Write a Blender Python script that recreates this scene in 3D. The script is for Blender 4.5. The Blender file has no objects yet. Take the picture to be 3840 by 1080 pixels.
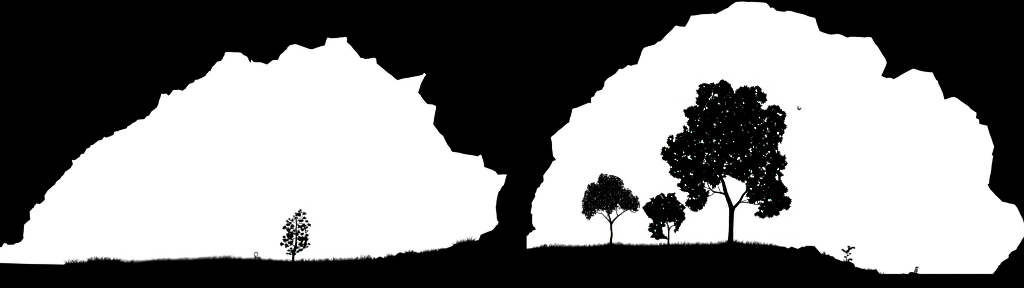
import bpy, bmesh, math, random
import numpy as np
from mathutils import Vector, noise, geometry

random.seed(7)
C = bpy.context.scene.collection

# ------------------------------------------------------------------ camera facts
HFOV = math.radians(60.0)
F = 1920.0 / math.tan(HFOV / 2)        # focal length in photo pixels
EYE = 0.5                              # eye height above the cave floor
HZ = 1027.0                            # photo row of the horizon
D = 100.0                              # distance of the grassy ridge with the trees

def at(px, py, Y=D):
    return Vector(((px - 1920.0) * Y / F, Y, EYE + (HZ - py) * Y / F))

def tile(x0, y0, s, pts):
    return [(x0 + p[0] * s, y0 + p[1] * s) + tuple(p[2:]) for p in pts]

# ------------------------------------------------------------------ materials
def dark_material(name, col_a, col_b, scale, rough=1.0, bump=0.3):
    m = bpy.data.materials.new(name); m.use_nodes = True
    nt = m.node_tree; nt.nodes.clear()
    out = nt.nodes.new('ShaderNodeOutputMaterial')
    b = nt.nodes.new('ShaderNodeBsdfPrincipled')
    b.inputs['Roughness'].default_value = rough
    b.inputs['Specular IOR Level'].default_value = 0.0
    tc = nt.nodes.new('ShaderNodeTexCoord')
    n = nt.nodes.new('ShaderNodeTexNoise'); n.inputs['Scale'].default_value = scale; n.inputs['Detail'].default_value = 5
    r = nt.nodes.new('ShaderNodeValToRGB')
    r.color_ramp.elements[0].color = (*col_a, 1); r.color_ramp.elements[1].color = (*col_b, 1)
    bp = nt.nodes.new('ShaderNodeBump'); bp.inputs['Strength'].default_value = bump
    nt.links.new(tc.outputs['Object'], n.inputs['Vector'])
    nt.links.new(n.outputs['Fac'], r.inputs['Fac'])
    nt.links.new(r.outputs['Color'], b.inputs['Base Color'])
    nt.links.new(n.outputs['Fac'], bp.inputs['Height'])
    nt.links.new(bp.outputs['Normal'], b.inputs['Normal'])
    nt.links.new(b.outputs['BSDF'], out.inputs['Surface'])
    return m

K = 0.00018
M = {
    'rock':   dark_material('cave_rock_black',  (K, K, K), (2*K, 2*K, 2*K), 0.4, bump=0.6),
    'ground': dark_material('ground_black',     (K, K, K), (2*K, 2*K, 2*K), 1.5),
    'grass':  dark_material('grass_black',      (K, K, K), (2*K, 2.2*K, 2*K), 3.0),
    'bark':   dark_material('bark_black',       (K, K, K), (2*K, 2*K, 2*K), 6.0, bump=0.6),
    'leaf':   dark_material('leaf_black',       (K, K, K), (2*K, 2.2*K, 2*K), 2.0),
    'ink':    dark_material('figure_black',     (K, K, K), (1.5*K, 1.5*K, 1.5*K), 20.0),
}

# ------------------------------------------------------------------ helpers
class MB:
    def __init__(s): s.v = []; s.f = []
    def face(s, pts):
        i = len(s.v); s.v.extend(Vector(p) for p in pts); s.f.append(tuple(range(i, i + len(pts))))
    def tube(s, pts, rad, n=8, cap=True):
        pts = [Vector(p) for p in pts]
        base = len(s.v)
        ref = None
        for k, p in enumerate(pts):
            a = pts[max(0, k - 1)]; b = pts[min(len(pts) - 1, k + 1)]
            t = (b - a).normalized()
            if ref is None:
                ref = Vector((0, 1, 0)) if abs(t.y) < 0.9 else Vector((1, 0, 0))
            u = (ref - t * ref.dot(t)).normalized(); w = t.cross(u); ref = u
            for j in range(n):
                an = 2 * math.pi * j / n
                s.v.append(p + (u * math.cos(an) + w * math.sin(an)) * rad[k])
        for k in range(len(pts) - 1):
            for j in range(n):
                a0 = base + k * n + j; a1 = base + k * n + (j + 1) % n
                s.f.append((a0, a1, a1 + n, a0 + n))
        if cap:
            s.f.append(tuple(base + j for j in reversed(range(n))))
            s.f.append(tuple(base + (len(pts) - 1) * n + j for j in range(n)))
    def build(s, name, mat, parent=None, smooth=False):
        off = parent_origin(parent)
        me = bpy.data.meshes.new(name)
        me.from_pydata([tuple(v - off) for v in s.v], [], s.f)
        me.materials.append(mat); me.update()
        if smooth:
            for p in me.polygons: p.use_smooth = True
        o = bpy.data.objects.new(name, me); C.objects.link(o)
        if parent is not None: o.parent = parent
        return o

def parent_origin(p):
    v = Vector((0, 0, 0))
    while p is not None:
        v += p.location; p = p.parent
    return v

def thing(name, label, cat, loc, group=None):
    o = bpy.data.objects.new(name, None); C.objects.link(o)
    o.location = loc; o.empty_display_size = 0.3
    o['label'] = label; o['category'] = cat
    if group: o['group'] = group
    return o

def tag(o, label=None, cat=None, group=None, kind=None):
    if label: o['label'] = label
    if cat: o['category'] = cat
    if group: o['group'] = group
    if kind: o['kind'] = kind
    return o

def smooth_path(pts, n=4):
    """Catmull-Rom through (px, py, width, dY) points."""
    P = [np.array(p, float) for p in pts]
    P = [2 * P[0] - P[1]] + P + [2 * P[-1] - P[-2]]
    out = []
    for i in range(1, len(P) - 2):
        a, b, c, d = P[i - 1:i + 3]
        for k in range(n):
            t = k / n
            out.append(0.5 * ((2 * b) + (-a + c) * t + (2 * a - 5 * b + 4 * c - d) * t * t + (-a + 3 * b - 3 * c + d) * t ** 3))
    out.append(P[-2])
    return out

def limb(mb, pts, Y=D, n=8, wob=0.0):
    """pts: (px, py, width_px[, dY]) -> tapered tube."""
    pts = [p if len(p) == 4 else tuple(p) + (0.0,) for p in pts]
    sp = smooth_path(pts)
    ps = [at(p[0] + random.uniform(-wob, wob), p[1], Y + p[3]) for p in sp]
    rr = [max(0.8, p[2]) * 0.5 * (Y + p[3]) / F * random.uniform(1 - 0.04, 1.04) for p in sp]
    mb.tube(ps, rr, n)

def in_poly(x, y, poly):
    c = False; j = len(poly) - 1
    for i in range(len(poly)):
        xi, yi = poly[i][:2]; xj, yj = poly[j][:2]
        if (yi > y) != (yj > y) and x < (xj - xi) * (y - yi) / (yj - yi) + xi: c = not c
        j = i
    return c

def edge_dist(x, y, P):
    a = P; b = np.roll(P, -1, axis=0)
    ab = b - a; ap = np.array([x, y]) - a
    t = np.clip((ap * ab).sum(1) / np.maximum((ab * ab).sum(1), 1e-9), 0, 1)
    d = ap - ab * t[:, None]
    return float(np.sqrt((d * d).sum(1).min()))

# ------------------------------------------------------------------ outlines
S1 = 480 / 1287.0
left_open = []
left_open += tile(0, 740, S1, [(0,503),(14,501),(24,490),(32,472),(42,461),(65,462),(75,477),(137,476),(158,462),(192,456),(195,451),(208,447),(222,430),(238,408),(234,385),(238,345),(242,290),(244,274),(278,243),(305,222),(300,185),(299,137),(310,132),(328,109),(340,103),(350,78),(359,73),(366,62),(380,64),(400,68),(425,48),(450,25)])
left_open += tile(80, 500, S1, [(236,668),(233,625),(246,606),(266,574),(290,554),(320,527),(336,518),(350,492),(358,482),(372,470),(389,460),(404,434),(416,427),(434,402),(437,388),(465,372),(499,345),(504,333),(518,312),(514,290),(508,272),(516,268),(538,270),(565,250),(590,234),(593,222),(602,207),(626,206),(640,185),(655,157),(675,147),(693,139),(697,118),(712,121),(735,104),(762,83),(779,71),(811,65),(822,48),(835,33),(850,44),(890,31),(925,15),(932,0)])
left_open += tile(320, 300, S1, [(292,522),(315,515),(322,517),(348,505),(415,486),(420,471),(443,457),(453,456),(466,440),(505,420),(526,399),(592,394),(617,365),(642,357),(655,333),(667,315),(695,295),(720,274),(735,240),(743,203),(752,185),(765,138),(795,140),(815,134),(822,145),(840,157),(858,136),(883,101),(928,99),(936,96),(944,100),(968,103),(976,110),(998,92),(1012,84),(1017,71),(1048,38),(1080,28),(1096,18),(1102,0)])
left_open += tile(680, 140, S1, [(136,427),(165,426),(210,405),(243,388),(254,368),(268,355),(280,339),(294,338),(298,325),(316,292),(338,275),(341,268),(362,245),(400,236),(408,224),(415,216),(420,202),(437,172),(434,163),(446,149),(510,148),(530,151),(580,151),(604,157),(623,177),(658,192),(673,212),(675,222),(681,237),(703,258),(699,221),(729,249),(760,251),(795,250),(825,260),(862,274),(885,256),(916,232),(935,228),(970,227),(978,212),(995,175),(1025,152),(1045,130),(1063,117),(1065,105),(1090,80),(1130,70)])
left_open += tile(1040, 100, S1, [(185,176),(215,185),(255,200),(320,223),(350,228),(372,220),(430,200),(478,187),(488,148),(503,110),(525,111),(535,117),(570,116),(610,112),(635,108),(655,108),(680,103),(696,104),(703,123),(698,153),(742,194),(768,228),(800,262),(822,292),(838,315),(864,316),(880,326),(918,322),(972,311),(994,321),(999,370),(1050,412),(1110,462),(1150,490),(1175,514),(1206,536)])
left_open += tile(1400, 240, S1, [(248,161),(300,146),(370,135),(405,127),(450,120),(493,109),(511,88),(531,108),(515,128),(502,155),(485,184),(475,210),(465,245),(450,287),(473,313),(490,340),(528,387),(546,404),(592,406),(612,415),(631,423),(628,455),(617,510),(609,560),(602,605),(620,632),(645,660)])
left_open += tile(1600, 460, S1, [(103,68),(132,105),(166,134),(188,180),(213,228),(238,258),(246,278),(257,292),(330,303),(385,317),(450,326),(514,338),(544,319),(553,335),(563,368),(572,395),(575,420),(580,446),(620,460),(692,491),(703,507),(716,524),(745,521),(780,520),(808,522),(800,540),(790,580),(776,627),(758,642),(742,672),(738,684),(724,692),(716,720)])
left_open += tile(1640, 690, S1, [(605,120),(594,175),(593,200),(587,235),(595,300),(597,340),(603,367),(617,381),(606,408),(597,412),(575,440),(562,457),(545,468),(505,482),(470,497),(435,513),(428,535),(413,565)])
left_open += [(1788, 905), (1778, 930), (1770, 1150), (-420, 1150), (-400, 1000), (-330, 955), (-260, 948), (-215, 905), (-150, 893), (-95, 921), (-40, 934)]

right_open = []
right_open += [(1975, 1150)]
right_open += tile(1640, 690, S1, [(898,519),(912,518),(928,490),(950,484),(960,468),(991,458),(978,432),(963,425),(954,390),(954,318),(959,313),(938,290),(944,255),(951,222),(948,190),(966,158),(984,128),(982,98),(995,80),(998,58),(1008,40),(1030,28),(1040,0)])
right_open += tile(1600, 460, S1, [(1146,617),(1173,595),(1176,580),(1173,532),(1200,492),(1232,455),(1252,420),(1270,384)])
right_open += tile(1980, 370, S1, [(274,621),(280,612),(251,576),(244,510),(240,440),(231,400),(231,386),(262,362),(285,342),(300,325),(340,296),(385,256),(415,236),(419,210),(425,187),(433,170),(440,135),(445,105),(460,98),(490,91),(545,68),(610,42),(634,45),(634,0)])
right_open += tile(2120, 180, S1, [(259,501),(275,491),(291,484),(300,455),(308,449),(317,434),(345,427),(369,417),(379,398),(391,382),(395,340),(421,311),(440,297),(460,287),(510,251),(528,226),(542,209),(576,211),(605,192),(632,170),(660,179),(697,167),(725,164),(733,135),(745,108),(752,85),(760,65),(770,30),(790,0)])
right_open += tile(2360, 0, S1, [(148,481),(185,467),(210,461),(258,447),(288,419),(312,415),(335,393),(370,354),(400,326),(435,293),(452,271),(468,256),(505,266),(530,267),(560,270),(582,235),(602,200),(612,173),(621,157),(665,155),(710,146),(740,143),(800,141),(838,136),(870,140),(935,107),(965,90),(992,79),(1025,50),(1072,20),(1150,16),(1195,20)])
right_open += tile(2800, 0, S1, [(0,20),(60,19),(130,23),(175,26),(200,32),(228,62),(240,81),(260,75),(275,85),(298,107),(335,114),(370,118),(390,117),(403,108),(445,111),(490,125),(545,138),(590,150),(612,161),(645,170),(688,180),(694,195),(703,230),(716,268),(735,313),(790,334),(840,348),(895,344),(908,339),(950,349),(985,366),(1018,379),(1035,370),(1115,372),(1190,377)])
right_open += tile(3200, 120, S1, [(125,53),(160,51),(182,54),(202,90),(224,124),(245,147),(262,175),(297,232),(322,269),(336,308),(328,338),(308,380),(281,441),(332,463),(372,459),(406,474),(455,448),(520,410),(570,383),(603,368),(640,379),(665,388),(745,402),(798,407),(812,440),(833,482),(850,492),(855,518),(895,605),(905,635),(910,658)])
right_open += tile(3360, 340, S1, [(488,90),(525,78),(550,68),(585,62),(620,79),(650,103),(730,158),(748,179),(778,202),(809,221),(809,245),(803,275),(833,290),(837,310),(837,332),(870,342),(917,352),(928,390),(945,445),(965,498),(975,532),(987,562),(974,610),(963,643),(978,660),(971,688)])
right_open += tile(3360, 580, S1, [(968,70),(963,95),(957,155),(951,193),(944,215),(939,250),(936,290),(920,299),(948,350),(975,378),(1000,407),(1055,458),(1063,470),(1090,477),(1130,486),(1133,491),(1155,492),(1195,503),(1222,540),(1238,575),(1273,645),(1284,680)])
right_open += [(3842, 848), (3847, 868)]
right_open += tile(3360, 810, S1, [(1287,207),(1263,243),(1258,257),(1218,317),(1209,337),(1162,359),(1150,373),(1133,391),(1133,408),(1130,422),(1080,451),(1053,472),(1051,485),(1027,503),(1025,516),(1005,543),(988,562),(977,580)])
right_open += [(3716, 1045), (3700, 1150)]

def roughen(poly, step=14, amp=1.6):
    out = []
    for i in range(len(poly)):
        a = Vector(poly[i][:2]); b = Vector(poly[(i + 1) % len(poly)][:2])
        out.append(tuple(a))
        L = (b - a).length
        if L > step * 1.6 and max(a.y, b.y) < 1045:
            vertical_cut = abs(a.x - 1975) < 2 and abs(b.x - 1975) < 2
            if vertical_cut: continue
            k = int(L / step); nrm = Vector((-(b - a).y, (b - a).x)).normalized()
            for j in range(1, k):
                out.append(tuple(a.lerp(b, j / k) + nrm * random.uniform(-amp, amp) * 0.6))
    return out
left_open = roughen(left_open); right_open = roughen(right_open)

# ------------------------------------------------------------------ cave rock
YC = 90.0
def cave():
    outs = [left_open, right_open]
    arrs = [np.array(p) for p in outs]
    pts = []; edges = []
    for poly in outs:
        b = len(pts); pts += [Vector(p[:2]) for p in poly]
        edges += [(b + i, b + (i + 1) % len(poly)) for i in range(len(poly))]
    nb = len(pts)
    x0, x1, y0, y1 = -2600, 6400, -2600, 1180
    rim = [(x0, y0), (x1, y0), (x1, y1), (x0, y1)]
    rb = len(pts)
    rimpts = []
    for i in range(4):
        a = Vector(rim[i]); b = Vector(rim[(i + 1) % 4]); k = int((b - a).length / 300)
        rimpts += [a.lerp(b, j / k) for j in range(k)]
    pts += rimpts
    edges += [(rb + i, rb + (i + 1) % len(rimpts)) for i in range(len(rimpts))]
    def dist(x, y): return min(edge_dist(x, y, A) for A in arrs)
    def inside(x, y): return any(in_poly(x, y, p) for p in outs)
    for (gx0, gx1, gy0, gy1, st) in ((-300, 4100, -150, 1150, 45), (x0 + 80, x1 - 80, y0 + 80, y1 - 80, 190)):
        y = gy0
        while y < gy1:
            x = gx0
            while x < gx1:
                qx = x + random.uniform(-.42, .42) * st; qy = y + random.uniform(-.42, .42) * st
                if not inside(qx, qy):
                    d = dist(qx, qy)
                    if (st == 45 and 14 < d < 260) or (st == 190 and d >= 260): pts.append(Vector((qx, qy)))
                x += st
            y += st
    V, E, Fc, ov, oe, of = geometry.delaunay_2d_cdt(pts, edges, [], 0, 1e-4)
    faces = []
    for f in Fc:
        cx = sum(V[i].x for i in f) / len(f); cy = sum(V[i].y for i in f) / len(f)
        if not inside(cx, cy): faces.append(tuple(f))
    dd = [dist(v.x, v.y) for v in V]
    # outward (into the rock) direction for boundary vertices
    dirs = {}
    for poly in outs:
        n = len(poly)
        ar = sum(poly[i][0] * poly[(i + 1) % n][1] - poly[(i + 1) % n][0] * poly[i][1] for i in range(n))
        sg = 1 if ar > 0 else -1
        for i in range(n):
            a = Vector(poly[i - 1]); b = Vector(poly[(i + 1) % n]); t = (b - a).normalized()
            dirs[(round(poly[i][0], 2), round(poly[i][1], 2))] = Vector((t.y, -t.x)) * sg
    mb = MB(); front = []; rear = []
    for v, d in zip(V, dd):
        nz = noise.noise(Vector((v.x * .009, v.y * .009, 3.1))) * 6 + noise.noise(Vector((v.x * .03, v.y * .03, 8.1))) * 3
        if d < 0.5:
            front.append(at(v.x, v.y, YC + nz * 0.25))
            dr = dirs.get((round(v.x, 2), round(v.y, 2)), Vector((0, 0)))
            q = v + dr * 9
            rear.append(at(q.x, q.y, YC + 6 + nz * .2))
        else:
            k = min(1, d / 80)
            front.append(at(v.x, v.y, YC - min(52, d * 0.055) + nz * k))
            rear.append(at(v.x, v.y, YC + 9 + min(60, d * .04) + nz * k))
    nV = len(V)
    mb.v = front + rear
    cnt = {}
    for f in faces:
        mb.f.append(f); mb.f.append(tuple(i + nV for i in reversed(f)))
        for i in range(len(f)):
            a, b = f[i], f[(i + 1) % len(f)]
            cnt.setdefault((min(a, b), max(a, b)), []).append((a, b))
    for k, l in cnt.items():
        if len(l) == 1:
            a, b = l[0]; mb.f.append((b, a, a + nV, b + nV))
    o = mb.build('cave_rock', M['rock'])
    tag(o, 'black jagged rock of the cave with two wide openings and a pillar between', 'cave', kind='structure')
cave()

# ------------------------------------------------------------------ ground
prof = [(-1500, 978), (-900, 982), (-500, 980), (-200, 983), (-60, 985), (0, 986.3), (60, 988), (120, 990), (200, 991.3), (240, 992.2), (290, 990.5), (318, 988), (332, 984), (350, 980),
        (395, 978.5), (430, 979.5), (452, 983), (470, 988.5), (500, 989), (560, 983.6), (600, 981.5), (700, 979.5), (760, 978), (800, 974.5), (850, 974.5), (900, 976.5),
        (950, 977), (1000, 979.5), (1060, 983), (1090, 985.5), (1130, 983), (1200, 984), (1240, 981.5), (1270, 981), (1330, 979), (1380, 976), (1405, 974), (1443, 969),
        (1455, 965), (1478, 962), (1500, 957), (1516, 951), (1550, 949), (1580, 949.5), (1600, 948), (1620, 945), (1640, 943), (1655, 938), (1668, 932.7), (1685, 927), (1700, 920.5),
        (1740, 911), (1775, 904), (1794, 900.5), (1830, 892), (1880, 890), (1940, 905), (1970, 932), (1975, 932.6), (2000, 931.5), (2025, 930), (2100, 929.5), (2180, 929), (2240, 927), (2270, 922),
        (2288, 918.5), (2305, 920), (2350, 923), (2400, 925.5), (2450, 924.5), (2505, 922), (2560, 921.5), (2600, 921), (2660, 921), (2700, 918), (2722, 912), (2740, 910), (2755, 911),
        (2775, 914.5), (2800, 918.5), (2860, 922.5), (2900, 923.5), (2928, 924.6), (2941, 924.8), (2956, 932), (2968, 924.7), (2982, 930), (2991.6, 933.5), (3009.6, 924.4), (3017.3, 926.6),
        (3022.8, 921.8), (3043, 921.6), (3053, 924), (3055.2, 921.9), (3057, 926.5), (3070, 941), (3082, 954), (3098, 956.2), (3106, 955.9), (3108.8, 959.7), (3125.6, 962), (3131, 969),
        (3161, 980.7), (3177, 981.4), (3184, 979), (3203, 989.9), (3206, 1000.4), (3219, 1003), (3238, 1009.8), (3253.5, 1012.8), (3266, 1012.5), (3286, 1009.5), (3298, 1026.4), (3305, 1043.6)]
def base_py(px):
    if px >= prof[-1][0]: return 1043.6
    for i in range(len(prof) - 1):
        if prof[i][0] <= px <= prof[i + 1][0]:
            t = (px - prof[i][0]) / (prof[i + 1][0] - prof[i][0]); return prof[i][1] * (1 - t) + prof[i + 1][1] * t
    return prof[0][1]
def ridge_z(px): return max(0.0, EYE + (HZ - base_py(px)) * D / F)
WF, WB = 26.0, 45.0
def fall(Y):
    if Y <= D: return max(0.0, 1 - (D - Y) / WF)
    return max(0.0, 1 - (Y - D) / WB)
def ground_z(px, Y): return ridge_z(px) * fall(Y)

def ground():
    cols = sorted(set([p[0] for p in prof] + list(range(-1500, 3310, 10)) + [3400, 3600, 3840, 4200, 5200] + [-160000, -60000, -20000, -8000, -4000, -2500, 8000, 20000, 60000, 160000]))
    rows = [-120, -40, 0, 10, 20, 30, 40, 50, 60, 68, 74, 77, 80, 83, 86, 89, 92, 94, 96, 98, 99, D, 101, 103, 106, 110, 116, 124, 134, 145, 160, 220, 400, 1000, 4000, 20000]
    mb = MB()
    for Y in rows:
        ys = max(Y, 40)
        for px in cols:
            z = ridge_z(px) * fall(Y) if px >= -1500 else ridge_z(-1500) * fall(Y)
            if 70 < Y < 145 and Y != D: z *= 1 + 0.05 * noise.noise(Vector((px * .02, Y * .3, 0)))
            mb.v.append(Vector(((px - 1920.0) * ys / F, Y, z)))
    n = len(cols)
    for j in range(len(rows) - 1):
        for i in range(n - 1):
            a = j * n + i; mb.f.append((a, a + 1, a + 1 + n, a + n))
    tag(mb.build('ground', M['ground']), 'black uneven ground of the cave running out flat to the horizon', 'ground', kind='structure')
ground()

# ------------------------------------------------------------------ grass
def interp(tab, x):
    if x <= tab[0][0]: return tab[0][1]
    for i in range(len(tab) - 1):
        if tab[i][0] <= x <= tab[i + 1][0]:
            t = (x - tab[i][0]) / (tab[i + 1][0] - tab[i][0]); return tab[i][1] * (1 - t) + tab[i + 1][1] * t
    return tab[-1][1]
def blade(mb, px, py, h, lean, w, Y):
    ang = random.uniform(-1, 1) * 0.9
    ux = math.cos(ang) * w / 2 * Y / F; uy = math.sin(ang) * w / 2 * Y / F
    ya = random.uniform(-.5, .5) * h * Y / F
    pr = None; n = 3
    cv = random.uniform(-.25, .45) * h * (1 if lean > 0 else -1)
    for k in range(n + 1):
        t = k / n
        c = at(px + lean * t + cv * t * t, py - h * t * (1 - .12 * t * t), Y + ya * t * t)
        ww = (1 - t) ** 0.7
        a = c - Vector((ux * ww, uy * ww, 0)); b = c + Vector((ux * ww, uy * ww, 0))
        if pr is not None:
            if k < n: mb.face([pr[0], pr[1], b, a])
            else: mb.face([pr[0], pr[1], c])
        pr = (a, b)

def edge_h(x, by, tops): return min(1.0, max(.25, (by - interp(tops, x)) / 13.0))

def grass(name, spans, tops, label, dens=2.0):
    mb = MB()
    for (x0, x1) in spans:
        n = int((x1 - x0) * dens)
        for i in range(n):
            x = random.uniform(x0, x1)
            clump = 0.80 + 0.35 * noise.noise(Vector((x * .11, 1.7, 0))) + .25 * noise.noise(Vector((x * .45, 5.7, 0)))
            by = base_py(x); env = max(4, by - interp(tops, x) + 3) * max(.55, min(1.2, clump + .2))
            edge = min(1, .45 + min(x - x0, x1 - x) / 30)
            u = random.random()
            h = env * edge * (0.30 + 0.80 * u ** 1.15)
            Y = D + random.uniform(-1.6, 1.2)
            bury = 3 + abs(Y - D) * ridge_z(x) / WF * F / D
            blade(mb, x, by + bury, h + bury, random.gauss(0.12, 0.35) * h, random.uniform(1.3, 2.7), Y)
        for i in range(int((x1 - x0) * 1.9)):         # short dense undergrowth
            x = random.uniform(x0, x1); by = base_py(x)
            blade(mb, x, by + 4, 4 + random.uniform(1, 9) * edge_h(x, by, tops), random.gauss(0, 2.4), random.uniform(1.6, 2.8), D + random.uniform(-.6, .6))
    tag(mb.build(name, M['grass']), label, 'grass', kind='stuff')

tl = [(240, 982), (250, 976), (268, 968), (283, 972), (300, 973), (318, 974), (333, 962), (350, 960), (400, 961), (440, 965), (460, 967), (475, 972), (500, 974), (530, 972), (560, 971), (585, 968), (610, 962), (640, 968),
      (670, 964), (700, 965), (740, 963), (800, 957), (845, 955), (900, 959), (940, 964), (1000, 966), (1050, 970), (1080, 973), (1130, 968), (1180, 969), (1240, 966), (1300, 963), (1340, 963), (1385, 952), (1405, 960), (1430, 962),
      (1445, 950), (1475, 946), (1480, 950), (1516, 940), (1524, 932), (1550, 935), (1575, 940), (1590, 935), (1605, 932), (1632, 931), (1650, 928), (1666, 924), (1700, 905), (1735, 893), (1770, 888), (1780, 892)]
grass('grass', [(242, 1415), (1440, 1480), (1515, 1555), (1570, 1668)], tl, 'long ragged black grass covering the left ridge around the small sapling')
grass('grass', [(1699, 1779)], tl, 'patch of black grass on the slope just left of the rock pillar', dens=1.9)
tr = [(1975, 932), (1995, 928), (2015, 922), (2030, 913), (2100, 912), (2140, 916), (2180, 915), (2230, 914), (2260, 910), (2290, 905), (2320, 906), (2350, 911), (2400, 911), (2450, 910), (2505, 908), (2560, 906), (2600, 907), (2640, 906),
      (2680, 906), (2720, 897), (2740, 896), (2755, 893), (2775, 902), (2790, 905), (2820, 901), (2850, 906), (2870, 908), (2900, 916), (2928, 921)]
grass('grass', [(1980, 2930)], tr, 'long ragged black grass on the mound under the three trees')

def tuft(x0, x1, blades, label, mat=M['grass']):
    xc = (x0 + x1) / 2
    mb = MB()
    for (bx, by, tx, ty) in blades:
        for s in range(2):
            bb = base_py(bx) + 2
            blade(mb, bx + random.uniform(-1, 1), bb, (bb - ty) * 1.12, (tx - bx) * (0.7 + .2 * s), 2.0, D + random.uniform(-.25, .25))
    for i in range(14):
        x = random.uniform(x0, x1)
        blade(mb, x, base_py(x) + 2, random.uniform(3, 7), random.gauss(0, 2), 1.5, D + random.uniform(-.3, .3))
    k = 12; i0 = len(mb.v)       # the root clod the blades grow from
    for i in range(k + 1):
        x = x0 - 2 + (x1 - x0 + 4) * i / k; c = at(x, base_py(x), D)
        for dy, dz in ((-.3, -.12), (-.12, .02), (.12, .02), (.3, -.12)): mb.v.append(c + Vector((0, dy, dz if 0 < i < k else -.12)))
    for i in range(k):
        for j in range(3):
            a = i0 + i * 4 + j; mb.f.append((a, a + 1, a + 5, a + 4))
        a = i0 + i * 4; mb.f.append((a, a + 4, a + 7, a + 3))
    o = mb.build('grass_tuft', mat); org = Vector(at(xc, base_py(xc)))
    for v in o.data.vertices: v.co -= org
    o.location = org
    tag(o, label, 'grass tuft', 'grass tufts on the bare slope')
g9 = lambda L: [(2980 + a * .2763, 0, 2980 + c * .2763, 860 + d * .2763) for a, c, d in L]
tuft(3082, 3098, g9([(395, 400, 280), (400, 415, 285), (390, 385, 310), (385, 372, 322), (405, 412, 300), (380, 368, 318), (400, 398, 295), (410, 420, 315)]), 'tallest grass tuft, at the top of the bare rocky slope')
tuft(3104, 3112, g9([(460, 482, 330), (462, 480, 345), (460, 470, 338)]), 'tiny grass tuft of slanting blades above the seedling')
tuft(3164, 3182, g9([(670, 658, 400), (680, 662, 415), (688, 680, 405), (695, 700, 425), (700, 712, 420), (675, 668, 420)]), 'grass tuft around the foot of the leafy seedling')
tuft(3236, 3247, g9([(940, 950, 522), (945, 940, 530), (950, 962, 532), (935, 930, 535)]), 'small grass tuft below the step in the rocky slope')
tuft(3251, 3268, g9([(1010, 990, 510), (1015, 1008, 525), (1010, 1075, 528), (1020, 1060, 535), (1000, 985, 530), (1012, 1030, 530)]), 'spreading grass tuft on the last rocky hump before flat ground')
tuft(3299, 3313, g9([(1160, 1150, 580), (1165, 1160, 570), (1180, 1192, 560), (1195, 1208, 575), (1185, 1188, 578)]), 'grass tuft on the flat floor at the foot of the slope')

# ------------------------------------------------------------------ boulders
def boulder(name, label, prof_pts, Y, depth, cat='rock', group=None, floor_z=None):
    pc = prof_pts[len(prof_pts) // 2]
    cx = (prof_pts[0][0] + prof_pts[-1][0]) / 2
    P = [Vector(p) for p in prof_pts]
    # densify
    Q = []
    for a, b in zip(P[:-1], P[1:]):
        k = max(1, int((b - a).length / 2.5)); Q += [a.lerp(b, j / k) for j in range(k)]
    Q.append(P[-1])
    zb = floor_z if floor_z is not None else min(at(p[0], p[1], Y).z for p in (prof_pts[0], prof_pts[-1])) - 0.25
    org = Vector((at(cx, 0, Y).x, Y, zb))
    t = None
    mb = MB(); rows = 11; n = len(Q)
    for r in range(rows):
        u = -1 + 2 * r / (rows - 1)
        s = math.sqrt(max(0.0, 1 - u * u)); hs = s ** .8; ws = .35 + .65 * s
        if r == rows // 2: hs = ws = 1
        for q in Q:
            w = at(q.x, q.y, Y)
            x = org.x * (1 + u * depth / Y) + (w.x - org.x) * ws; z = zb + (w.z - zb) * hs
            j = 0 if r == rows // 2 else 1
            nz = noise.noise(Vector((x * 3, u * 4, z * 3))) * .06 * j
            z = z - abs(nz); 
            mb.v.append(Vector((x + nz * .5, Y + u * depth, z)))
    for r in range(rows - 1):
        for i in range(n - 1):
            a = r * n + i; mb.f.append((a, a + 1, a + 1 + n, a + n))
    # skirts down to the buried foot
    for side in (0, n - 1):
        for r in range(rows - 1):
            a = mb.v[r * n + side]; b = mb.v[(r + 1) * n + side]
            mb.face([a, b, Vector((b.x, b.y, zb - .3)), Vector((a.x, a.y, zb - .3))])
    o = mb.build(name, M['rock'])
    # origin at the foot
    for v in o.data.vertices: v.co -= org
    o.location = org
    tag(o, label, cat, group)
    return o
g4 = lambda L: tile(1220, 860, .2763, L)
grp = 'rounded boulders in the grassy ridge'
boulder('boulder', 'low rounded boulder, leftmost of the three humps in the grass', g4([(672,415),(685,404),(700,392),(720,377),(745,372),(768,379),(790,392),(806,399),(815,412)]), D, .8, group=grp)
boulder('boulder', 'largest rounded boulder, middle of the three humps in the grass', g4([(930,378),(942,365),(960,345),(985,325),(1005,315),(1020,313),(1045,320),(1072,328),(1090,345)]), D, .9, group=grp)
boulder('boulder', 'smallest boulder hump, nearest the slope to the pillar', g4([(1190,332),(1205,318),(1222,308),(1240,310),(1262,324),(1280,335)]), D, .6, group=grp)
rk = lambda L: tile(3360, 980, .09669, L)
boulder('flat_rock', 'low flat topped rock with the seated long haired person on it', rk([(466,515),(477,488),(505,452),(525,427),(550,420),(585,415),(640,420),(680,425),(750,430),(780,438),(800,447),(835,462),(858,460),(878,485),(886,515)]), D, .6, floor_z=-.05)
boulder('small_rock', 'tiny pointed rock on the flat floor left of the flat rock', rk([(215,505),(230,485),(265,475),(292,463),(325,477),(350,487),(365,505)]), D, .5, floor_z=-.05)

# ------------------------------------------------------------------ leaves
def leaflet(mb, px, py, ang, L, w, Y):
    """pointed leaf from its base in direction ang (photo plane, y down), tilted in depth."""
    dx, dy = math.cos(ang), math.sin(ang); nx, ny = -dy, dx
    tilt = random.uniform(-.9, .9); roll = random.uniform(-.8, .8)
    cw = w * math.cos(roll) * .5; zw = w * math.sin(roll) * .5 * Y / F
    zt = L * tilt * Y / F
    def P(t, s): return at(px + dx * L * t + nx * cw * s, py + dy * L * t + ny * cw * s, Y + zt * t + zw * s)
    mb.face([P(0, 0), P(.25, .75), P(.5, 1), P(.75, .6), P(1, 0), P(.75, -.6), P(.5, -1), P(.25, -.75)])

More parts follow.
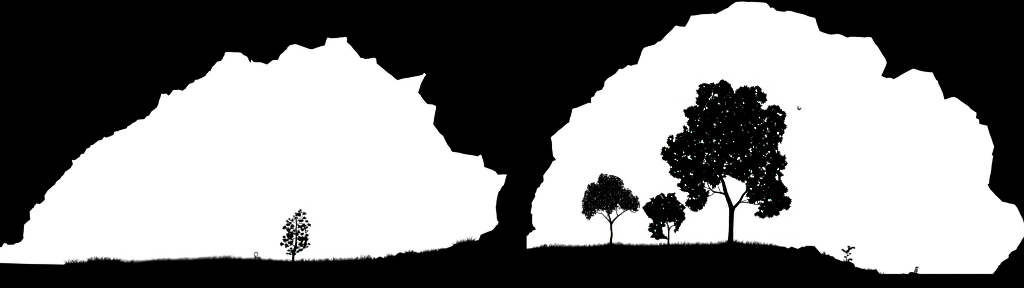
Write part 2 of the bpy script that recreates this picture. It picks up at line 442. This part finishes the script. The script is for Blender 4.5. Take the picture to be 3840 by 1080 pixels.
def roundleaf(mb, px, py, r, Y):
    an = random.uniform(0, 6.28); sq = random.uniform(.55, 1); t = random.uniform(-.8, .8)
    pts = []
    for k in range(6):
        a = k * math.pi / 3
        x = math.cos(a) * r; y = math.sin(a) * r * sq
        pts.append(at(px + x * math.cos(an) - y * math.sin(an), py + x * math.sin(an) + y * math.cos(an), Y + x * t * Y / F))
    mb.face(pts)

def starleaf(mb, px, py, r, Y, tips=6):
    sq = random.uniform(.62, .95); ro = random.gauss(0, .6)
    a0 = random.uniform(0, 6.28); tx = random.uniform(-.6, .6); ty = random.uniform(-.6, .6)
    pts = []
    for k in range(tips * 2):
        a = a0 + k * math.pi / tips + random.uniform(-.17, .17)
        rr = r * (random.uniform(.85, 1.3) if k % 2 == 0 else random.uniform(.58, .78))
        x0, y0 = math.cos(a) * rr * 1.08, math.sin(a) * rr * sq
        x, y = x0 * math.cos(ro) - y0 * math.sin(ro), x0 * math.sin(ro) + y0 * math.cos(ro)
        pts.append(at(px + x, py + y, Y + (x * tx + y * ty) * Y / F))
    c = at(px, py, Y)
    for k in range(len(pts)): mb.face([c, pts[k], pts[(k + 1) % len(pts)]])

def crown_clusters(mb, poly, holes, n, leaf_L, leaf_w, Y, thick, edge_step, inset, per=5):
    P = np.array([p[:2] for p in poly]); xs = P[:, 0]; ys = P[:, 1]
    def ok(x, y):
        if not in_poly(x, y, poly): return False
        for hx, hy, hr in holes:
            d2 = (x - hx) ** 2 + (y - hy) ** 2
            if d2 < hr * hr * 1.2:
                an = math.atan2(y - hy, x - hx)
                k = .72 + .55 * noise.noise(Vector((math.cos(an) * 1.3 + hx, math.sin(an) * 1.3 + hy, 0)))
                if d2 < (hr * k) ** 2: return False
        return True
    def fan(cx, cy, a0, spread, k, sc=1.0, dep=None):
        d = edge_dist(cx, cy, P)
        t = thick * math.sqrt(min(1, d / (thick * F / Y * .8)))
        yy = Y + (random.uniform(-t, t) if dep is None else dep)
        for j in range(k):
            a = a0 + (j - (k - 1) / 2) * spread + random.uniform(-.2, .2)
            L = leaf_L * sc * random.uniform(.75, 1.15); w = leaf_w * sc * random.uniform(.8, 1.2)
            bad = False
            for tt in (.45, .95):
                if not ok(cx + math.cos(a) * L * tt, cy + math.sin(a) * L * tt): bad = True
            if not ok(cx, cy): bad = True
            if not bad: leaflet(mb, cx, cy, a, L, w, yy + random.uniform(-.1, .1))
    m = 0; tries = 0
    while m < n and tries < n * 6:
        tries += 1
        x = random.uniform(xs.min(), xs.max()); y = random.uniform(ys.min(), ys.max())
        if not ok(x, y) or edge_dist(x, y, P) < inset * .8: continue
        m += 1
        fan(x, y, random.uniform(0, 6.28), 6.28 / per if random.random() < .5 else .6, per)
    # outline sprigs whose tips reach the rim
    N = len(poly)
    ar = sum(poly[i][0] * poly[(i + 1) % N][1] - poly[(i + 1) % N][0] * poly[i][1] for i in range(N)); sg = 1 if ar > 0 else -1
    for i in range(N):
        a = Vector(poly[i][:2]); b = Vector(poly[(i + 1) % N][:2]); L = (b - a).length
        if L < 1: continue
        t = (b - a) / L; out = Vector((t.y, -t.x)) * sg
        k = max(1, round(L / edge_step))
        for j in range(k):
            q = a.lerp(b, (j + random.uniform(.2, .8)) / k) - out * (inset * (1.12 + .75 * noise.noise(Vector((a.x * .045 + j * .35, a.y * .045, 2.2))) + random.uniform(-.25, .35)))
            ang = math.atan2(out.y, out.x) + random.uniform(-.5, .5)
            if not in_poly(q.x, q.y, poly) or random.random() < .2: continue
            dep = random.uniform(-.25, .25) * thick
            for jj in range(per - 1):
                a2 = ang + (jj - (per - 2) / 2) * .62 + random.uniform(-.15, .15)
                LL = leaf_L * random.uniform(.8, 1.15)
                e = (q.x + math.cos(a2) * LL, q.y + math.sin(a2) * LL)
                if any((e[0] - h[0]) ** 2 + (e[1] - h[1]) ** 2 < (h[2] * .6) ** 2 for h in holes): continue
                leaflet(mb, q.x, q.y, a2, LL, leaf_w * random.uniform(.85, 1.2), Y + dep)

# ------------------------------------------------------------------ big tree
def big_tree():
    s = 280 / 724.0
    o = []
    T1 = tile(2460, 280, s, [(95,700),(115,690),(100,640),(135,620),(140,590),(190,595),(215,575),(265,545),(270,500),(300,500),(318,530),(325,510),(303,480),(320,430),(285,410),(272,350),(305,310),(345,300),(385,300),(378,260),(400,215),(385,165),(415,125),(430,92),(470,80),(515,82),(550,75),(600,80),(625,52),(680,60),(715,85)])
    T2 = tile(2710, 280, s, [(0,50),(35,60),(45,85),(85,95),(85,120),(105,150),(115,180),(125,145),(170,115),(215,100),(260,120),(300,110),(345,97),(375,135),(385,165),(420,180),(432,215),(410,275),(375,270),(382,330),(430,340),(440,305),(490,285),(545,300),(570,330),(620,370),(610,430),(600,460),(618,495),(608,535),(585,585),(555,600),(580,635),(550,655),(545,680)])
    T4 = tile(2710, 540, s, [(545,5),(540,50),(560,65),(565,95),(600,115),(628,180),(600,240),(560,260),(580,310),(565,360),(600,385),(630,430),(610,480),(600,500),(650,510),(668,550),(650,595),(640,630),(605,630),(560,655),(545,690),(500,700),(470,715),(430,700),(400,715),(355,710),(310,690),(340,640),(340,600),(290,575),(250,560),(265,530),(230,500),(230,470),(220,430),(225,380),(190,370),(150,355),(110,345),(70,305),(30,305),(10,330)])
    T3 = tile(2460, 540, s, [(680,305),(665,330),(640,320),(625,360),(615,395),(590,400),(555,430),(535,400),(510,370),(480,380),(470,430),(515,475),(490,500),(520,510),(500,540),(475,580),(450,630),(400,645),(345,645),(325,610),(293,600),(297,540),(340,540),(350,520),(310,515),(320,485),(290,470),(250,455),(215,425),(200,400),(225,365),(240,345),(190,340),(165,330),(130,285),(130,215),(105,180),(65,155),(45,90),(70,35)])
    poly = T1 + T2 + T4 + T3
    H = []
    def hol(x0, y0, L): H.extend((x0 + a * s, y0 + b * s, r * s) for a, b, r in L)
    hol(2460, 280, [(580,195,12),(600,207,8),(605,285,13),(497,327,11),(515,327,9),(520,240,9),(640,358,10),(690,355,12),(685,400,10),(668,435,9),(665,495,11),(627,462,9),(655,575,11),(672,595,10),(567,632,9),(650,660,7),(495,690,8),(455,700,9),(405,312,10),(480,625,7),(385,635,8),(445,355,7),(635,385,8),(720,125,8)])
    hol(2710, 280, [(325,155,16),(315,190,9),(155,277,10),(125,305,10),(200,278,10),(40,355,10),(40,400,10),(20,437,10),(18,495,11),(207,400,10),(160,498,11),(318,515,13),(130,515,7),(440,515,9),(562,387,16),(440,560,12),(390,565,9),(530,565,14),(502,592,10),(418,590,10),(25,590,11),(132,570,8),(265,695,8),(80,320,7)])
    hol(2460, 540, [(257,122,12),(320,125,18),(305,105,9),(605,100,10),(582,88,8),(558,240,14),(590,265,12),(185,178,9),(665,230,12),(660,155,10),(685,190,9),(235,345,12),(285,395,12),(350,437,9),(340,297,6),(560,300,9),(600,310,9)])
    hol(2710, 540, [(70,108,11),(150,148,17),(80,190,12),(15,235,13),(10,185,9),(230,120,10),(275,72,10),(228,75,9),(360,232,12),(405,240,9),(530,330,24),(545,380,11),(520,68,15),(298,313,13),(290,355,9),(345,395,15),(275,440,16),(312,455,10),(385,560,15),(405,530,12),(450,555,15),(510,622,10),(380,645,14),(312,513,10),(425,468,9),(435,100,9),(450,72,9),(555,195,10),(540,250,9)])
    g = .442; B = lambda L: [(2560 + p[0] * g, 620 + p[1] * g, p[2] * g) + tuple(p[3:]) for p in L]
    root = thing('broadleaf_tree', 'tallest and widest tree, with a forked thick trunk and huge leafy crown', 'tree', at(2739, 912))
    mb = MB(); limb(mb, B([(404,690,62),(404,655,48),(408,610,43),(410,560,41),(413,450,40),(415,400,42),(418,372,50)]), n=12)
    for a, dx in ((0.5, -22), (2.0, 18), (3.6, 25), (5.2, -16)):
        limb(mb, B([(404 + dx * .4, 640, 16, 0), (404 + dx, 668, 9, math.sin(a) * .35)]), n=6)
    mb.build('trunk', M['bark'], root, True)
    for L in ([(418,385,46),(408,345,40),(395,310,37),(365,230,32),(345,150,28),(322,90,25),(302,0,19),(292,-110,13,.4),(300,-260,8,.8),(320,-420,4,1)],
              [(415,380,30),(445,350,25),(485,305,20),(515,250,18),(560,200,14),(600,130,11),(640,20,8,.5),(690,-150,5,1)],
              [(370,250,17),(345,240,16),(315,232,14),(268,225,12),(235,200,9),(215,165,7),(208,130,6),(190,60,4,-.5)],
              [(480,318,9),(505,312,9),(535,314,8),(580,323,7),(640,333,6),(700,330,4),(760,290,3)],
              [(345,150,16),(300,60,11,-.5),(230,-40,8,-1.2),(150,-120,5,-1.8)],
              [(310,40,14),(380,-60,10,.8),(470,-160,7,1.5),(540,-300,4,2)]):
        mb = MB(); limb(mb, B(L)); mb.build('limb', M['bark'], root, True)
    mb = MB()
    for L in ([(240,205,7),(215,195,6),(180,183,5),(140,160,4)], [(270,230,6),(250,248,6),(225,262,5),(190,270,4)], [(322,232,5),(312,205,5),(298,172,4)], [(497,310,5),(525,300,4),(555,290,4)],
              [(560,200,7),(620,220,5),(700,200,3)], [(200,60,4),(120,40,3),(60,60,3)]):
        limb(mb, B(L), n=6)
    crown_clusters(mb, poly, H, 3000, 13.5, 5.9, D, 5.0, 8, 10)
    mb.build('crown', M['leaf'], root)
big_tree()

# ------------------------------------------------------------------ middle small tree
def small_tree():
    s = .3175; T = lambda L: tile(2390, 700, s, L)
    poly = T([(285,78),(325,90),(320,118),(345,112),(365,78),(400,72),(430,68),(460,82),(425,108),(460,122),(470,160),(505,175),(525,210),(550,210),(567,245),(550,280),(567,315),(560,360),(556,400),(525,430),(510,470),(495,515),(462,540),(428,528),(445,505),(440,470),(420,455),(415,425),(375,435),(360,400),(340,410),(320,440),(330,465),(290,490),(303,520),(300,545),(330,580),(365,615),(325,620),(270,610),(240,622),(212,608),(160,592),(175,560),(128,525),(135,465),(155,440),(155,410),(185,420),(160,375),(130,355),(100,325),(70,285),(55,243),(85,215),(120,180),(160,175),(175,130),(200,145),(225,105),(265,98),(290,125)])
    H = [(2390 + a * s, 700 + b * s, r * s * .8) for a, b, r in [(240,152,9),(258,180,10),(128,232,14),(258,278,14),(520,263,12),(505,270,8),(345,335,7),(205,510,12),(245,450,11),(235,390,10),(458,400,10),(465,460,12),(375,190,8),(485,220,8),(180,325,6),(225,455,6),(430,360,6),(320,215,6)]]
    root = thing('broadleaf_tree', 'smallest leafy tree on the mound, between the round dense tree and the tallest tree', 'tree', at(2505, 921))
    B = lambda L: [(2390 + p[0] * s, 700 + p[1] * s, p[2] * s) for p in L]
    mb = MB(); limb(mb, B([(364,720,32),(366,690,24),(368,640,20),(371,600,18),(370,540,18),(369,500,20)]), n=10)
    mb.build('trunk', M['bark'], root, True)
    for L in ([(372,520,15),(385,490,13),(400,472,10),(425,458,8),(455,430,5)], [(368,505,17),(362,460,14),(350,435,13),(325,410,10),(300,388,8),(260,360,6),(220,320,4)],
              [(354,440,9),(356,405,7),(362,375,6),(375,345,5),(390,280,3)], [(370,628,11),(345,608,9),(310,592,6),(270,590,4),(220,560,3)]):
        mb = MB(); limb(mb, B(L)); mb.build('limb', M['bark'], root, True)
    mb = MB()
    limb(mb, B([(300,388,5),(300,470,4),(250,520,3)]), n=6); limb(mb, B([(425,458,5),(470,470,4),(480,500,3)]), n=6)
    crown_clusters(mb, poly, H, 460, 10, 5.0, D, 1.6, 6.5, 7.5)
    mb.build('crown', M['leaf'], root)
small_tree()

# ------------------------------------------------------------------ dense round tree
def dense_tree():
    s = 280 / 676.0; T = lambda L: tile(2150, 630, s, L)
    poly = T([(245,52),(290,45),(320,62),(365,68),(410,85),(440,105),(462,150),(458,175),(490,180),(520,205),(540,225),(540,255),(575,252),(598,285),(606,340),(590,385),(560,408),(525,398),(505,378),(470,385),(440,378),(425,370),(405,365),(400,388),(375,375),(365,395),(335,420),(315,412),(290,405),(265,395),(235,405),(215,400),(195,430),(165,440),(150,470),(128,472),(115,450),(95,425),(78,405),(85,370),(78,300),(100,250),(105,205),(125,185),(128,150),(180,130),(212,135),(225,100)])
    H = [(2150 + a * s, 630 + b * s, r * s) for a, b, r in [(403,332,9),(250,382,8),(235,375,6),(385,362,8),(285,395,8),(425,285,5),(265,355,5),(415,378,6),(180,395,5),(115,262,5),(200,270,4)]]
    P = np.array([p[:2] for p in poly])
    root = thing('round_crowned_tree', 'umbrella shaped tree with a fine dense crown, leftmost of the three on the mound', 'tree', at(2290, 919))
    B = lambda L: [(2150 + p[0] * s, 630 + p[1] * s, p[2] * s) for p in L]
    mb = MB(); limb(mb, B([(336,715,30),(338,690,23),(341,650,20),(347,615,18),(347,585,17),(343,550,16),(343,515,19),(343,495,26)]), n=10)
    mb.build('trunk', M['bark'], root, True)
    for L in ([(343,510,18),(335,470,14),(325,440,13),(318,410,12),(312,360,9),(300,250,5),(290,150,3)], [(340,505,13),(325,480,10),(300,455,8),(280,435,7),(265,418,6),(225,406,5),(180,380,3)],
              [(346,505,16),(365,475,14),(385,455,12),(405,435,11),(430,418,9),(455,398,8),(485,382,7),(530,350,4)], [(405,437,9),(395,415,7),(390,390,6),(372,370,5),(360,320,3)]):
        mb = MB(); limb(mb, B(L)); mb.build('limb', M['bark'], root, True)
    mb = MB()
    for L in ([(302,455,5),(308,430,5),(316,412,4)], [(455,398,5),(456,385,4),(450,360,3)], [(318,420,6),(330,400,4),(350,370,3)], [(265,418,4),(255,400,3),(250,370,2)]):
        limb(mb, B(L), n=6)
    x0, x1, y0, y1 = P[:, 0].min(), P[:, 0].max(), P[:, 1].min(), P[:, 1].max()
    n = 0
    while n < 14500:
        x = random.uniform(x0, x1); y = random.uniform(y0, y1)
        if not in_poly(x, y, poly): continue
        if any((x - h[0]) ** 2 + (y - h[1]) ** 2 < h[2] ** 2 for h in H): continue
        d = edge_dist(x, y, P)
        cl = noise.noise(Vector((x * .07, y * .07, 4))) + .7 * noise.noise(Vector((x * .2, y * .2, 9)))
        keep = .26 + .045 * d + .55 * cl
        if random.random() > keep: n += .25; continue
        t = 3.4 * math.sqrt(min(1, d / 55))
        n += 1
        roundleaf(mb, x, y, random.uniform(1.15, 1.95), D + random.uniform(-t, t))
    mb.build('crown', M['leaf'], root)
dense_tree()

# ------------------------------------------------------------------ star-leaved sapling
def sapling():
    s = .3175; B = lambda L: [(1020 + p[0] * s, 770 + p[1] * s, p[2] * s) for p in L]
    root = thing('maple_sapling', 'young tree with sparse star shaped leaves standing alone in the left opening', 'tree', at(1098.5, 984))
    mb = MB(); limb(mb, B([(246,700,38),(248,670,30),(250,630,26),(254,590,25),(264,545,30),(274,505,32),(282,470,24),(286,420,18),(286,350,15),(285,280,13),(289,215,11),(288,170,8),(284,120,5),(286,85,3)]), n=10)
    mb.build('trunk', M['bark'], root, True)
    for L in ([(272,495,12),(258,478,10),(246,462,9),(249,420,7),(252,380,5)], [(286,385,6),(240,402,6),(195,427,5),(140,445,4),(120,455,3)], [(286,385,5),(340,375,5),(400,355,4)],
              [(286,278,5),(240,275,5),(190,262,4),(150,262,3)], [(289,215,6),(262,205,5),(235,190,4),(205,168,3)], [(290,208,5),(350,215,5),(400,222,4),(438,228,3)],
              [(289,200,6),(268,170,5),(252,140,3)], [(289,195,6),(320,165,5),(345,145,4),(375,102,3)], [(280,490,8),(330,488,5),(380,478,4),(430,460,3)],
              [(276,515,7),(310,508,5),(345,490,4),(370,490,3)], [(268,540,7),(235,530,5),(200,535,4)], [(262,560,7),(225,570,5),(185,570,3)], [(286,445,5),(330,440,4),(370,440,4)],
              [(286,295,5),(325,288,4),(365,290,4),(405,265,3)], [(286,350,5),(245,335,5),(200,292,3)]):
        mb = MB(); limb(mb, B(L), n=6); mb.build('branch', M['bark'], root, True)
    LV = [(338,55,9),(316,68,9),(345,82,9),(285,88,6),(300,100,6),(380,97,20),(325,112,20),(258,128,10),(285,120,11),(280,150,17),(205,163,13),(240,178,16),(378,148,17),(178,185,14),(345,183,26),(305,150,9),(410,188,18),(215,208,18),(188,230,22),(440,230,20),(375,240,26),(320,250,22),(240,245,22),(148,263,24),(410,262,18),(195,290,26),(360,290,20),(260,300,16),(315,315,20),(395,295,13),(418,303,11),(355,340,20),(400,323,9),(195,350,28),(230,365,26),(240,320,15),(412,352,20),(300,350,16),(143,373,18),(210,385,28),(155,412,26),(330,400,24),(375,395,28),(405,405,24),(180,410,20),(350,420,20),(215,440,26),(115,458,23),(400,430,18),(170,470,22),(335,465,24),(390,458,22),(438,456,17),(380,495,20),(415,488,15),(190,485,12),(215,470,12),(165,490,12),(355,480,14),(225,510,15),(345,528,20),(200,535,18),(235,545,20),(330,515,9),(180,570,13),(205,570,13),(220,580,9),(245,575,14),(275,575,14),(300,550,16),(270,530,20),(325,528,10),(360,518,8),(300,500,14),(312,545,12),(345,255,16),(300,230,9),(320,85,7),(330,72,6),(305,120,8),(250,560,16),(258,520,12),(225,395,18),(240,425,14),(330,375,14),(400,380,18),(345,450,14),(210,320,14),(225,270,13),(350,275,12),(385,270,14),(262,335,12),(300,330,12),(405,460,12),(360,385,18),(365,405,16),(292,395,9),(235,345,18),(205,370,16)]
    for x, y, r in list(LV):
        if random.random() < .65 and abs(x - 285) < 110 and y < 540: LV.append((x + random.uniform(-18, 18), y + random.uniform(-20, 20), random.uniform(7, 13)))
    mb = MB()
    for x, y, r in LV:
        px, py = 1020 + x * s, 770 + y * s
        wd = 1.6 * math.sqrt(max(.05, 1 - ((x - 285) / 185.0) ** 2)) * min(1, (620 - y) / 300)
        starleaf(mb, px, py, r * s * 1.15, D + random.uniform(-wd, wd), random.choice((5, 6, 7, 7, 8)))
        if random.random() < .7:      # a fine stalk back towards the trunk
            tx = 1020 + (285 if y < 480 else 270) * s
            q = .35 if r < 15 else .22
            limb(mb, [(px, py, .8), (px + (tx - px) * q * .6, py + 2, .9), (px + (tx - px) * q, py + 5, 1.0)], n=5)
    mb.build('crown', M['leaf'], root)
sapling()

# ------------------------------------------------------------------ seedling
def seedling():
    s = .1382; Bq = lambda L: [(3100 + p[0] * s, 900 + p[1] * s, p[2] * s) for p in L]
    root = thing('seedling', 'spindly leafy seedling with drooping leaves on the bare rocky slope', 'plant', at(3174, 981))
    mb = MB(); limb(mb, Bq([(530,605,22),(538,560,18),(545,480,13),(555,400,11),(566,355,10),(575,290,9),(592,240,9),(598,200,8),(580,160,6)]), n=7)
    mb.build('stem', M['bark'], root, True)
    for L in ([(562,352,10),(530,318,9),(500,297,9),(465,268,9),(435,245,9),(412,262,7)], [(594,240,9),(640,215,9),(690,192,9),(730,188,9),(765,212,6)], [(543,545,9),(580,520,8),(630,503,8),(665,505,8),(685,530,6)],
              [(566,382,7),(595,376,7),(625,362,7)], [(546,472,8),(530,460,8),(508,438,7)], [(575,290,7),(600,280,6)]):
        mb = MB(); limb(mb, Bq(L), n=6); mb.build('branch', M['bark'], root, True)
    mb = MB()
    for x, y in [(425,255),(440,252),(455,265),(470,280),(485,292),(500,300),(520,320),(545,290),(545,335),(575,295),(600,285),(560,315),(575,275),(540,305),(570,165),(590,170),(600,180),(597,205),(605,235),(625,215),(640,235),(655,220),(670,210),(630,250),(610,245),(700,195),(715,198),(740,195),(755,205),(635,360),(625,365),(565,410),(505,445),(512,450),(585,540),(580,530),(625,515),(650,515),(670,515),(680,530),(640,510)]:
        for k in range(2):
            px = 3100 + (x + random.uniform(-6, 6)) * s; py = 900 + (y - 8) * s
            leaflet(mb, px, py, random.gauss(1.5, .5), 6.6, 4.8, D + random.uniform(-.2, .2))
    mb.build('leaves', M['leaf'], root)
seedling()

# ------------------------------------------------------------------ bird
def bird():
    s = 70 / 1014.0; YB = 96.0; Bq = lambda x, y, dy=0: at(2960 + (530 + (x - 530) * 1.08) * s, 380 + (390 + (y - 390) * 1.08) * s, YB + dy)
    u = s * YB / F
    root = thing('bird', 'small dark bird flying with both wings raised, right of the tallest tree', 'bird', Bq(515, 430))
    mb = MB()
    mb.tube([Bq(428, 412), Bq(442, 413), Bq(455, 415), Bq(475, 420), Bq(500, 432), Bq(530, 440), Bq(555, 452), Bq(575, 478), Bq(583, 490)],
            [u * 1, u * 4, u * 15, u * 17, u * 22, u * 20, u * 15, u * 9, u * 4], 10)
    for dz in (-10, 0, 10):   # tail feathers
        mb.face([Bq(560, 450, -.02), Bq(575, 445, dz * u), Bq(592, 480, dz * u * 1.6), Bq(575, 493, dz * u * 1.2)])
    mb.build('body', M['ink'], root, True)
    def wing(lead, trail, dy, tipdy):
        mb = MB(); n = len(lead)
        for k in range(n - 1):
            t0, t1 = k / (n - 1), (k + 1) / (n - 1)
            for sgn in (1, -1):
                th = u * 5 * sgn
                a = Bq(*lead[k], dy + tipdy * t0); b = Bq(*trail[k], dy + tipdy * t0)
                c = Bq(*trail[k + 1], dy + tipdy * t1); d = Bq(*lead[k + 1], dy + tipdy * t1)
                m0 = (a + b) / 2 + Vector((0, th * (1 - t0), 0)); m1 = (c + d) / 2 + Vector((0, th * (1 - t1), 0))
                mb.face([a, m0, m1, d]); mb.face([m0, b, c, m1])
        mb.build('wing', M['ink'], root, True)
    wing([(452,422),(447,385),(452,345),(447,300),(462,270),(482,252)], [(525,425),(508,390),(500,350),(494,310),(492,275),(488,254)], .02, .25)
    wing([(520,425),(548,410),(575,390),(600,368),(618,345),(632,338)], [(580,452),(600,425),(622,404),(640,388),(652,370),(648,348)], -.02, -.25)
bird()

# ------------------------------------------------------------------ people
def skinned(name, parent, verts, edges, mat, rootv=0, sub=1):
    off = parent_origin(parent)
    me = bpy.data.meshes.new(name + '_skeleton')
    me.from_pydata([tuple(v[0] - off) for v in verts], edges, [])
    o = bpy.data.objects.new(name, me); C.objects.link(o)
    md = o.modifiers.new('skin', 'SKIN')
    for i, v in enumerate(verts):
        me.skin_vertices[0].data[i].radius = (v[1], v[1])
        me.skin_vertices[0].data[i].use_root = (i == rootv)
    sb = o.modifiers.new('sub', 'SUBSURF'); sb.levels = sub; sb.render_levels = sub
    dg = bpy.context.evaluated_depsgraph_get(); dg.update()
    nm = bpy.data.meshes.new_from_object(o.evaluated_get(dg))
    nm.name = name; nm.materials.clear(); nm.materials.append(mat)
    for p in nm.polygons: p.use_smooth = True
    o.modifiers.clear(); o.data = nm; bpy.data.meshes.remove(me)
    o.parent = parent
    return o

def ring(cx, cy, pts, Yh, r, fn, start=0):
    V = [(fn(x, y, Yh), r) for x, y in pts]
    E = [(start + i, start + (i + 1) % len(pts)) for i in range(len(pts))]
    return V, E

def reader():
    s = .1105; fn = lambda x, y, dy=0: at(900 + x * s, 920 + y * s, 99.4 + dy)
    root = thing('person', 'bald stick figure person sitting in the long grass with knees drawn up', 'person', fn(540, 530), 'stick figure people')
    w = s * 99.4 / F; R = 12.0 * w
    V = [(fn(530, 525), R * 1.25), (fn(527, 470), R * 1.1), (fn(522, 425), R * 1.05), (fn(517, 395), R * 1.05), (fn(520, 378), R)]    # pelvis to neck
    E = [(0, 1), (1, 2), (2, 3), (3, 4)]
    def chain(a, L):
        p = a
        for (x, y, dy, r) in L:
            V.append((fn(x, y, dy), r * R)); E.append((p, len(V) - 1)); p = len(V) - 1
        return p
    hp = [(545, 372), (570, 360), (590, 335), (602, 300), (597, 262), (578, 240), (550, 231), (522, 244), (497, 258), (482, 285), (482, 318), (495, 350)]
    b = len(V)
    for x, y in hp: V.append((fn(x, y), R * .95))
    for i in range(len(hp) - 1): E.append((b + i, b + i + 1))
    E += [(4, b), (b + len(hp) - 1, 4)]
    chain(3, [(495, 425, -.10, 1.0), (470, 458, -.14, .95), (462, 500, -.12, .85), (470, 520, -.12, .7)])          # arm propped behind
    chain(3, [(545, 408, .08, 1.0), (578, 424, .1, .95), (618, 402, .1, .85), (648, 384, .08, .8), (662, 386, .08, .6)])   # arm over the knee
    chain(0, [(575, 510, .1, 1.2), (612, 460, .12, 1.15), (640, 405, .13, 1.05), (655, 385, .13, 1.1), (668, 440, .12, 1.0), (678, 500, .1, .85), (705, 520, .1, .7)])
    chain(0, [(600, 525, -.1, 1.2), (650, 478, -.13, 1.1), (680, 430, -.14, 1.05), (697, 418, -.14, 1.1), (711, 455, -.12, .95), (716, 500, -.1, .85), (740, 522, -.1, .7)])
    skinned('body', root, V, E, M['ink'])
reader()

def rock_sitter():
    s = .09669; fn = lambda x, y, dy=0: at(3360 + x * s, 980 + y * s, D + dy)
    root = thing('person', 'person with long dark hair sitting on the flat rock with head bowed', 'person', fn(740, 430), 'stick figure people')
    w = s * D / F; R = 9.0 * w
    V = [(fn(745, 415), R * 1.2), (fn(765, 370), R * 1.3), (fn(785, 335), R * 1.2), (fn(800, 322), R)]
    E = [(0, 1), (1, 2), (2, 3)]
    def chain(a, L, close=None):
        p = a
        for (x, y, dy, r) in L:
            V.append((fn(x, y, dy), r * R)); E.append((p, len(V) - 1)); p = len(V) - 1
        if close is not None: E.append((p, close))
        return p
    chain(3, [(825, 318, 0, .9), (846, 302, 0, .85), (866, 272, 0, .85), (862, 242, 0, .9), (838, 215, 0, 1), (800, 214, 0, 1), (768, 232, 0, 1), (759, 262, 0, 1), (768, 295, 0, .95)], 3)     # head
    chain(2, [(752, 330, -.12, .9), (728, 350, -.18, .85), (716, 380, -.2, .8), (710, 412, -.2, .8), (722, 420, -.2, .6)])       # arm propped back
    chain(2, [(815, 335, .12, .95), (832, 352, .16, .9), (836, 378, .16, .9), (820, 394, .14, .75)])                              # arm in the lap
    chain(0, [(770, 385, .08, 1.15), (790, 375, .1, 1.1), (796, 410, .1, .95), (797, 440, .1, .85), (806, 446, .1, .6)])         # legs
    chain(0, [(785, 395, -.08, 1.1), (818, 390, -.1, 1.0), (815, 415, -.1, .75), (810, 445, -.1, .6), (820, 450, -.1, .5)])
    skinned('body', root, V, E, M['ink'])
    # hair: strands swept over the top of the head, falling at the back
    mb = MB()
    for L in ([(770,300),(758,270),(762,235),(785,212)], [(762,255),(775,225),(810,208),(842,214)], [(785,222),(815,216),(845,222),(868,250)], [(775,262),(800,272),(830,262),(862,252)],
              [(770,240),(800,232),(832,238),(858,250)], [(760,290),(772,270),(770,245)], [(820,225),(840,235),(866,262)], [(790,246),(806,238),(826,244)], [(764,300),(757,318),(745,330)], [(800,226),(782,240),(780,268)]):
        for dy in (-.09, 0, .09):
            sp = smooth_path([(x, y, 1, dy) for x, y in L], 3)
            mb.tube([fn(p[0], p[1], dy) for p in sp], [w * (8 if 0 < i < len(sp) - 1 else 4) for i in range(len(sp))], 6)
    mb.build('hair', M['ink'], root, True)
    mb = MB()
    for L in ([(760,312),(738,318),(722,350),(714,380),(708,415)], [(788,360),(768,368),(742,390),(720,412)], [(835,325),(838,352),(838,382),(815,400)], [(768,318),(788,350),(800,352),(806,370)]):
        sp = smooth_path([(x, y, 1, 0) for x, y in L], 3)
        mb.tube([fn(p[0], p[1], .05) for p in sp], [w * 5.5] * len(sp), 6)
    mb.build('jacket', M['ink'], root, True)
rock_sitter()

# ------------------------------------------------------------------ camera, light, world
sc = bpy.context.scene
cam = bpy.data.cameras.new('camera'); co = bpy.data.objects.new('camera', cam); C.objects.link(co)
co.location = (0, 0, EYE); co.rotation_euler = (math.radians(90), 0, 0)
cam.sensor_fit = 'HORIZONTAL'; cam.angle = HFOV; cam.shift_y = (HZ - 540.0) / 3840.0
cam.clip_start = 0.1; cam.clip_end = 100000
sc.camera = co

w = bpy.data.worlds.new('World'); sc.world = w; w.use_nodes = True
nt = w.node_tree; nt.nodes.clear()
out = nt.nodes.new('ShaderNodeOutputWorld'); bg = nt.nodes.new('ShaderNodeBackground')
bg.inputs['Color'].default_value = (1, 1, 1, 1); bg.inputs['Strength'].default_value = 1.0     # blank white overcast
nt.links.new(bg.outputs[0], out.inputs[0])

sun = bpy.data.lights.new('sun', 'SUN'); sun.energy = 0.8; sun.angle = math.radians(15); sun.color = (1, .98, .95)
so = bpy.data.objects.new('sun', sun); C.objects.link(so)
so.rotation_euler = (math.radians(-50), 0, 0)      # from beyond the cave, towards the viewer

sc.view_settings.view_transform = 'Standard'; sc.view_settings.look = 'None'; sc.view_settings.exposure = 0
sc.view_settings.gamma = 0.5           # hard two-tone contrast of the photograph
sc.cycles.filter_width = 1.1
sc.cycles.max_bounces = 2; sc.cycles.diffuse_bounces = 1
